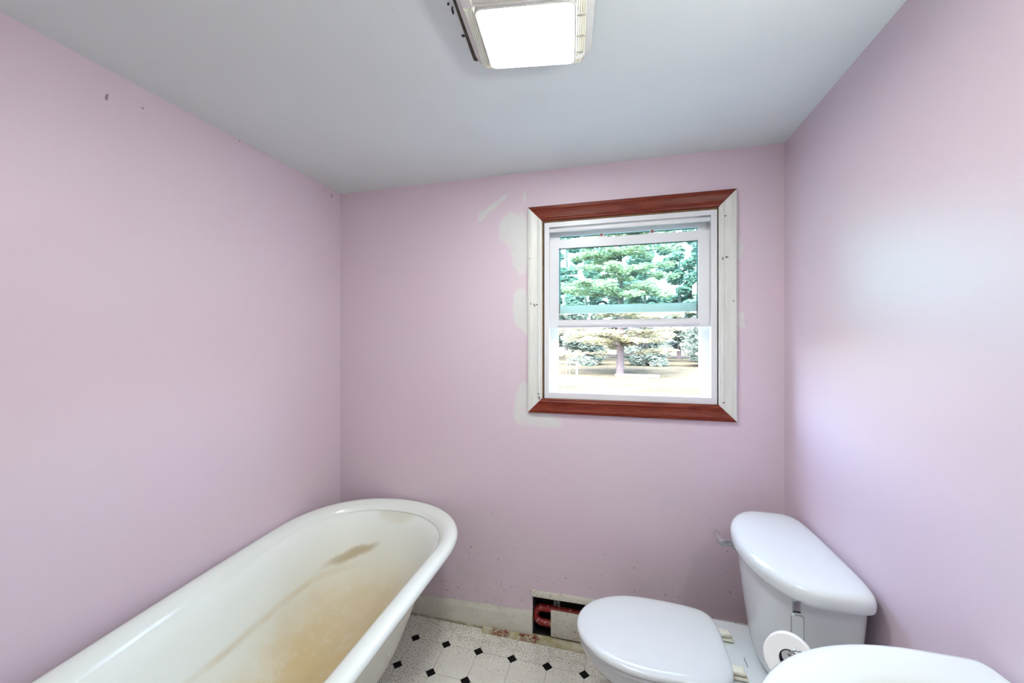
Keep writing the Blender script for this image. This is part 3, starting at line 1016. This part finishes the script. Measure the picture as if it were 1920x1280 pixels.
arm = [(HXc + 0.001, 1.220, 0.562), (HXc + 0.004, 1.212, 0.60), tuple(RC + RAX * 0.050 + Vector((0.004, 0, 0.012))), tuple(RC + RAX * 0.045 + Vector((0, 0, 0.012))), tuple(RC + Vector((0, 0, 0.012))), tuple(RC - RAX * 0.040 + Vector((0, 0, 0.012))), tuple(RC - RAX * 0.046 + Vector((0.003, 0, 0.018))), tuple(RC - RAX * 0.048 + Vector((0.010, 0, 0.026))), tuple(RC - RAX * 0.048 + Vector((0.022, 0, 0.026))), tuple(RC - RAX * 0.048 + Vector((0.034, 0, 0.020)))]
tube('hook_arm', arm, 0.0026, M_chrome, hold, 8)
def roll(c, ax, r, ri, ln_):
    up = Vector((0, 0, 1))
    u = ax.cross(up).normalized()
    w = u.cross(ax)
    n = 48
    rg = []
    for rad, t in ((ri, ln_ / 2), (ri, -ln_ / 2), (r - 0.002, -ln_ / 2), (r, -ln_ / 2 + 0.002), (r, ln_ / 2 - 0.002), (r - 0.002, ln_ / 2)):
        rg.append([c + ax * t + (u * math.cos(2 * PI * k / n) + w * math.sin(2 * PI * k / n)) * rad for k in range(n)])
    return rg
tp = empty('toilet_paper_roll', tuple(RC))
tag(tp, 'white toilet paper roll hanging beside the toilet tank', 'toilet paper')
rg = roll(RC, RAX, 0.053, 0.0205, 0.070)
v, f = loft(rg, closed=True)
mk('paper', v, f, M_paper, tp, 40)
rg = roll(RC, RAX, 0.0200, 0.0185, 0.069)
v, f = loft(rg, closed=True)
mk('core', v, f, M_core, tp, 40)

# ---------------------------------------------------------------- sink
sink = empty('pedestal_sink', (0.47, 0.64, 0.0))
tag(sink, 'white pedestal sink with wide rounded rim against the wall', 'sink')
SZ = 0.85
def sink_ring(d, z, dback=None, n=72):
    x0, x1 = 0.208 + d, XR - 0.004 - (d if dback is None else dback)
    y0, y1 = 0.335 + d, 0.948 - d
    cx, cy = 0.58 - 0.25 * d, (y0 + y1) / 2
    out = []
    for k in range(n):
        t = 2 * PI * k / n
        c, s = math.cos(t), math.sin(t)
        e = 2.0 if c < 0 else 12.0
        rx = cx - x0 if c < 0 else x1 - cx
        out.append(Vector((cx + rx * math.copysign(abs(c) ** (2 / e), c), cy + (y1 - y0) / 2 * math.copysign(abs(s) ** (2 / e), s), z)))
    return out
rings = [sink_ring(0.15, 0.62, 0.16), sink_ring(0.11, 0.66, 0.10), sink_ring(0.05, 0.74, 0.02), sink_ring(0.015, 0.80, 0.0), sink_ring(0.004, 0.822, 0.0), sink_ring(0.0, 0.834, 0.0), sink_ring(0.002, 0.843, 0.002), sink_ring(0.008, 0.849, 0.006),
         sink_ring(0.018, 0.851, 0.010), sink_ring(0.04, 0.8495, 0.02), sink_ring(0.075, 0.847, 0.07), sink_ring(0.092, 0.842, 0.11), sink_ring(0.104, 0.83, 0.13), sink_ring(0.116, 0.79, 0.145), sink_ring(0.135, 0.745, 0.17), sink_ring(0.165, 0.715, 0.19), sink_ring(0.20, 0.708, 0.21)]
v, f = loft(rings)
mk('basin', v, f, M_sink, sink, 50)
rings = [superell(0.38, 0.62, 0.52, 0.76, 0.0005, 40, 2.5), superell(0.385, 0.615, 0.525, 0.755, 0.03, 40, 2.5), superell(0.41, 0.59, 0.555, 0.725, 0.10, 40, 2.3), superell(0.42, 0.58, 0.565, 0.715, 0.4, 40, 2.2), superell(0.40, 0.60, 0.545, 0.735, 0.6, 40, 2.2), superell(0.38, 0.62, 0.53, 0.75, 0.63, 40, 2.2)]
v, f = loft(rings)
mk('pedestal', v, f, M_sink, sink, 50)
fc = merge([tube_data([(0.635, 0.642, 0.845), (0.635, 0.642, 0.90), (0.625, 0.642, 0.93), (0.59, 0.642, 0.945), (0.55, 0.642, 0.93), (0.545, 0.642, 0.915)], [0.018, 0.014, 0.013, 0.012, 0.011, 0.011], 14)] +
           [tube_data([(0.635, yy, 0.845), (0.635, yy, 0.875), (0.635, yy, 0.892)], [0.016, 0.012, 0.020], 14) for yy in (0.562, 0.722)])
o = mk('faucet', fc[0], fc[1], M_chrome, sink, 50)
o['label'] = 'chrome faucet with two knobs'

# ---------------------------------------------------------------- fill light added out of view on the wall by the sink
fill_bar = empty('added_fill_light', (XR, 0.39, 1.90))
tag(fill_bar, 'slim white fill light bar added on the wall above the sink', 'added fill light')
box('back_plate', XR - 0.012, XR - 0.001, 0.24, 0.54, 1.84, 1.96, M_chrome, fill_bar, 0.003)
o = box('diffuser', XR - 0.045, XR - 0.0125, 0.26, 0.52, 1.855, 1.945, M_bar, fill_bar, 0.008)
o['label'] = 'glowing white diffuser of the added fill bar'

# ---------------------------------------------------------------- outdoors
GZ = -0.62
def grass_mat():
    g = G('dry_lawn')
    c = g.mix(g.ramp(g.noise(0.5, 4), 0.35, 0.65), (0.046, 0.045, 0.034), (0.031, 0.032, 0.026))
    c = g.mix(g.ramp(g.noise(6, 5, 0.7), 0.45, 0.7), c, (0.060, 0.057, 0.045))
    g.bump(g.noise(20, 5, 0.7), 0.6, 0.05)
    return g.set(c, 0.95, spec=0.0)
lawn = mk('lawn', [(-60, YB + WT + 0.3, GZ), (60, YB + WT + 0.3, GZ), (60, 110, GZ + 0.6), (-60, 110, GZ + 0.6)], [(0, 1, 2, 3)], grass_mat())
struct(lawn, 'sunlit dry lawn outside the window', 'lawn')

def leaf_mat(name, c1, c2):
    g = G(name)
    c = g.mix(g.ramp(g.noise(3.0, 4), 0.35, 0.65), c1, c2)
    g.set(c, 0.7, spec=0.05)
    tl = g.n.new('ShaderNodeBsdfTranslucent')
    g.l.new(c, tl.inputs[0])
    mx = g.n.new('ShaderNodeMixShader')
    mx.inputs[0].default_value = 0.35
    g.l.new(g.b.outputs[0], mx.inputs[1])
    g.l.new(tl.outputs[0], mx.inputs[2])
    g.l.new(mx.outputs[0], g.out.inputs['Surface'])
    return g.m
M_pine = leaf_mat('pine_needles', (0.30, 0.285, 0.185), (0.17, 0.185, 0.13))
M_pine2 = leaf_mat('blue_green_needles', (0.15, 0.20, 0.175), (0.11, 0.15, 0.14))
M_leaf = leaf_mat('broad_leaves', (0.13, 0.14, 0.08), (0.08, 0.10, 0.06))
M_bark = plain('grey_pine_bark', (0.11, 0.095, 0.10), 0.9, vary=0.35, nscale=14, spec=0.1)
M_white_pipe = plain('white_painted_steel', (0.30, 0.30, 0.30), 0.4)
M_plank = plain('weathered_plank', (0.085, 0.08, 0.09), 0.8)

def quad_cloud(pads, size, seed, flat=0.35):
    """pads = (centre, radii, count): leaf quads scattered in ellipsoid pads"""
    rnd = random.Random(seed)
    V, Fc = [], []
    for c, rad, cnt in pads:
        for _ in range(cnt):
            while True:
                p = Vector((rnd.uniform(-1, 1), rnd.uniform(-1, 1), rnd.uniform(-1, 1)))
                if p.length <= 1:
                    break
            p = c + Vector((p.x * rad[0], p.y * rad[1], p.z * rad[2]))
            a = rnd.uniform(0, 2 * PI)
            d = Vector((math.cos(a), math.sin(a), rnd.uniform(-0.35, 0.35))).normalized()
            e = Vector((rnd.uniform(-1, 1), rnd.uniform(-1, 1), rnd.uniform(-1, 1) * (1 - flat)))
            e = (e - d * e.dot(d)).normalized()
            s = size * rnd.uniform(0.6, 1.3)
            w = s * 0.34
            b = len(V)
            V += [tuple(p - d * s), tuple(p + e * w), tuple(p + d * s), tuple(p - e * w)]
            Fc.append((b, b + 1, b + 2, b + 3))
    return V, Fc

def foliage(name, pads, size, seed, mat, parent):
    V, Fc = quad_cloud(pads, size, seed)
    me = bpy.data.meshes.new(name)
    b = org(parent)
    me.from_pydata([tuple(Vector(v) - b) for v in V], [], Fc)
    return fin(name, me, mat, parent)

def pine(x, y, H, spread, seed, mat, z0, levels, label, size=0.13, dens=110, nb=8):
    rnd = random.Random(seed)
    gz = GZ + 0.6 * (y - YB) / 108
    t = empty('pine_tree', (x, y, gz))
    tag(t, label, 'tree')
    tube('trunk', [(x, y, gz - 0.05), (x + 0.05, y, gz + H * 0.3), (x - 0.04, y, gz + H * 0.65), (x, y, gz + H)], [0.24, 0.19, 0.11, 0.02], M_bark, t, 12)
    pads = []
    for k in range(levels):
        rr = spread * (1 - 0.6 * k / levels)
        for b in range(nb):
            z = z0 + (H - z0) * (k + rnd.uniform(-0.5, 0.5)) / levels
            z = max(z, z0 - 0.2)
            a = 2 * PI * (b + rnd.uniform(-0.5, 0.5)) / nb
            L = rr * rnd.uniform(0.45, 1.0)
            tip = Vector((x + math.cos(a) * L, y + math.sin(a) * L, gz + z + L * rnd.uniform(-0.10, 0.22)))
            base = Vector((x, y, gz + z))
            mid = (base + tip) / 2 + Vector((rnd.uniform(-0.2, 0.2), rnd.uniform(-0.2, 0.2), 0.1))
            tube('branch', [tuple(base), tuple(mid), tuple(tip)], [0.045, 0.03, 0.01], M_bark, t, 5)
            for s_ in (0.35, 0.55, 0.78, 0.97):
                c = base.lerp(mid, s_ * 2) if s_ < 0.5 else mid.lerp(tip, s_ * 2 - 1)
                w = rnd.uniform(0.35, 0.75) * min(1.0, spread / 3)
                pads.append((c + Vector((rnd.uniform(-0.25, 0.25), rnd.uniform(-0.25, 0.25), 0.06)), (w, w * rnd.uniform(0.7, 1.2), w * rnd.uniform(0.22, 0.45)), int(dens * (w / 0.55) ** 2)))
    foliage('foliage', pads, size, seed + 100, mat, t)
    return t

pine(0.3, 24.2, 13.0, 4.5, 3, M_pine, 1.3, 12, 'wide sunlit pine with layered boughs standing over the weathered plank', 0.12, 110, 9)
pine(-3.1, 13.4, 8.0, 1.75, 8, M_pine, 1.3, 10, 'slender sunlit pine on the lawn before the white swing frame', 0.08, 130, 7)
pine(4.3, 14.6, 8.5, 1.9, 14, M_pine, 1.2, 10, 'slender sunlit pine with low boughs across the lawn from the swing frame', 0.08, 130, 7)
def broadleaf(x, y, H, rad, seed, label, mat=None, cnt=5200, size=0.17, group=None, low=0.2):
    rnd = random.Random(seed)
    gz = GZ + 0.6 * (y - YB) / 108
    t = empty('leafy_tree', (x, y, gz))
    tag(t, label, 'tree', group)
    tube('trunk', [(x, y, gz - 0.05), (x + 0.1, y, gz + H * 0.35), (x, y, gz + H * 0.8)], [0.22, 0.15, 0.04], M_bark, t, 10)
    pads = []
    for k in range(60):
        a, e = rnd.uniform(0, 2 * PI), rnd.uniform(low, 1.0)
        rr = rad * math.sqrt(max(0.05, 1 - (2 * e - 1) ** 2)) * rnd.uniform(0.5, 1.0)
        pads.append((Vector((x + math.cos(a) * rr, y + math.sin(a) * rr, gz + H * e)), (rad * 0.33, rad * 0.33, rad * 0.25), cnt // 60))
    foliage('foliage', pads, size, seed + 7, mat or M_leaf, t)
    return t
G_FAR = 'trees in the far row behind the lawn'
rnd = random.Random(2)
for i in range(4):
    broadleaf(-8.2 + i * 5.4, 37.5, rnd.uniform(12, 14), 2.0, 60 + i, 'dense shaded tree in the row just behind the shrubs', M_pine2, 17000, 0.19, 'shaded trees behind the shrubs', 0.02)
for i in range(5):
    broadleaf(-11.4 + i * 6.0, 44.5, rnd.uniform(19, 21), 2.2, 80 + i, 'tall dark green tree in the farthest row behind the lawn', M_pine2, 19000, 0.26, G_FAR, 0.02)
def shrub(x, y, H, rad, seed, label, mat, group=None):
    gz = GZ + 0.6 * (y - YB) / 108
    rnd = random.Random(seed)
    t = empty('shrub', (x, y, gz))
    tag(t, label, 'shrub', group)
    for k in range(5):
        a = rnd.uniform(0, 2 * PI)
        tube('stem', [(x, y, gz - 0.05), (x + math.cos(a) * rad * 0.5, y + math.sin(a) * rad * 0.5, gz + H * 0.6)], [0.05, 0.015], M_bark, t, 6)
    pads = []
    for k in range(26):
        a, rr = rnd.uniform(0, 2 * PI), rad * 0.7 * math.sqrt(rnd.random())
        pads.append((Vector((x + math.cos(a) * rr, y + math.sin(a) * rr, gz + H * rnd.uniform(0.06, 0.88))), (rad * 0.32, rad * 0.32, H * 0.16), 300))
    foliage('foliage', pads, 0.14, seed + 9, mat, t)
for i, lb in enumerate(('rounded shaded shrub beyond the swing frame', 'shaded shrub behind the sunlit pine trunk', 'wide shaded shrub beyond the weathered plank', 'tall shaded shrub at the lawn edge beyond the low pine boughs')):
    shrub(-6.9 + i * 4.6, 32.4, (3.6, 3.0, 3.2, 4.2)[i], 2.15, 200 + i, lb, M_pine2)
# white swing frame on the lawn
sw = empty('swing_frame', (-2.2, 16.9, GZ + 0.08))
tag(sw, 'white steel swing frame on the lawn with two hanging cords', 'swing')
gz = GZ + 0.6 * (16.9 - YB) / 108
for xx in (-1.60, -3.4):
    tube('post', [(xx, 16.9, gz - 0.02), (xx, 16.9, 0.54)], 0.045, M_white_pipe, sw, 10)
tube('top_bar', [(-3.45, 16.9, 0.54), (-1.555, 16.9, 0.54)], 0.045, M_white_pipe, sw, 10)
for xx in (-2.05, -1.90):
    tube('cord', [(xx, 16.9, 0.50), (xx, 16.9, gz + 0.30)], 0.012, M_white_pipe, sw, 6)
box('swing_seat', -2.09, -1.86, 16.82, 16.98, gz + 0.28, gz + 0.30, M_white_pipe, sw)
gz = GZ + 0.6 * (22.3 - YB) / 108
pl = box('weathered_plank', 0.0, 2.35, 22.1, 22.45, gz, gz + 0.16, M_plank, None, 0.02)
tag(pl, 'pale weathered plank lying on the lawn under the pine', 'plank')
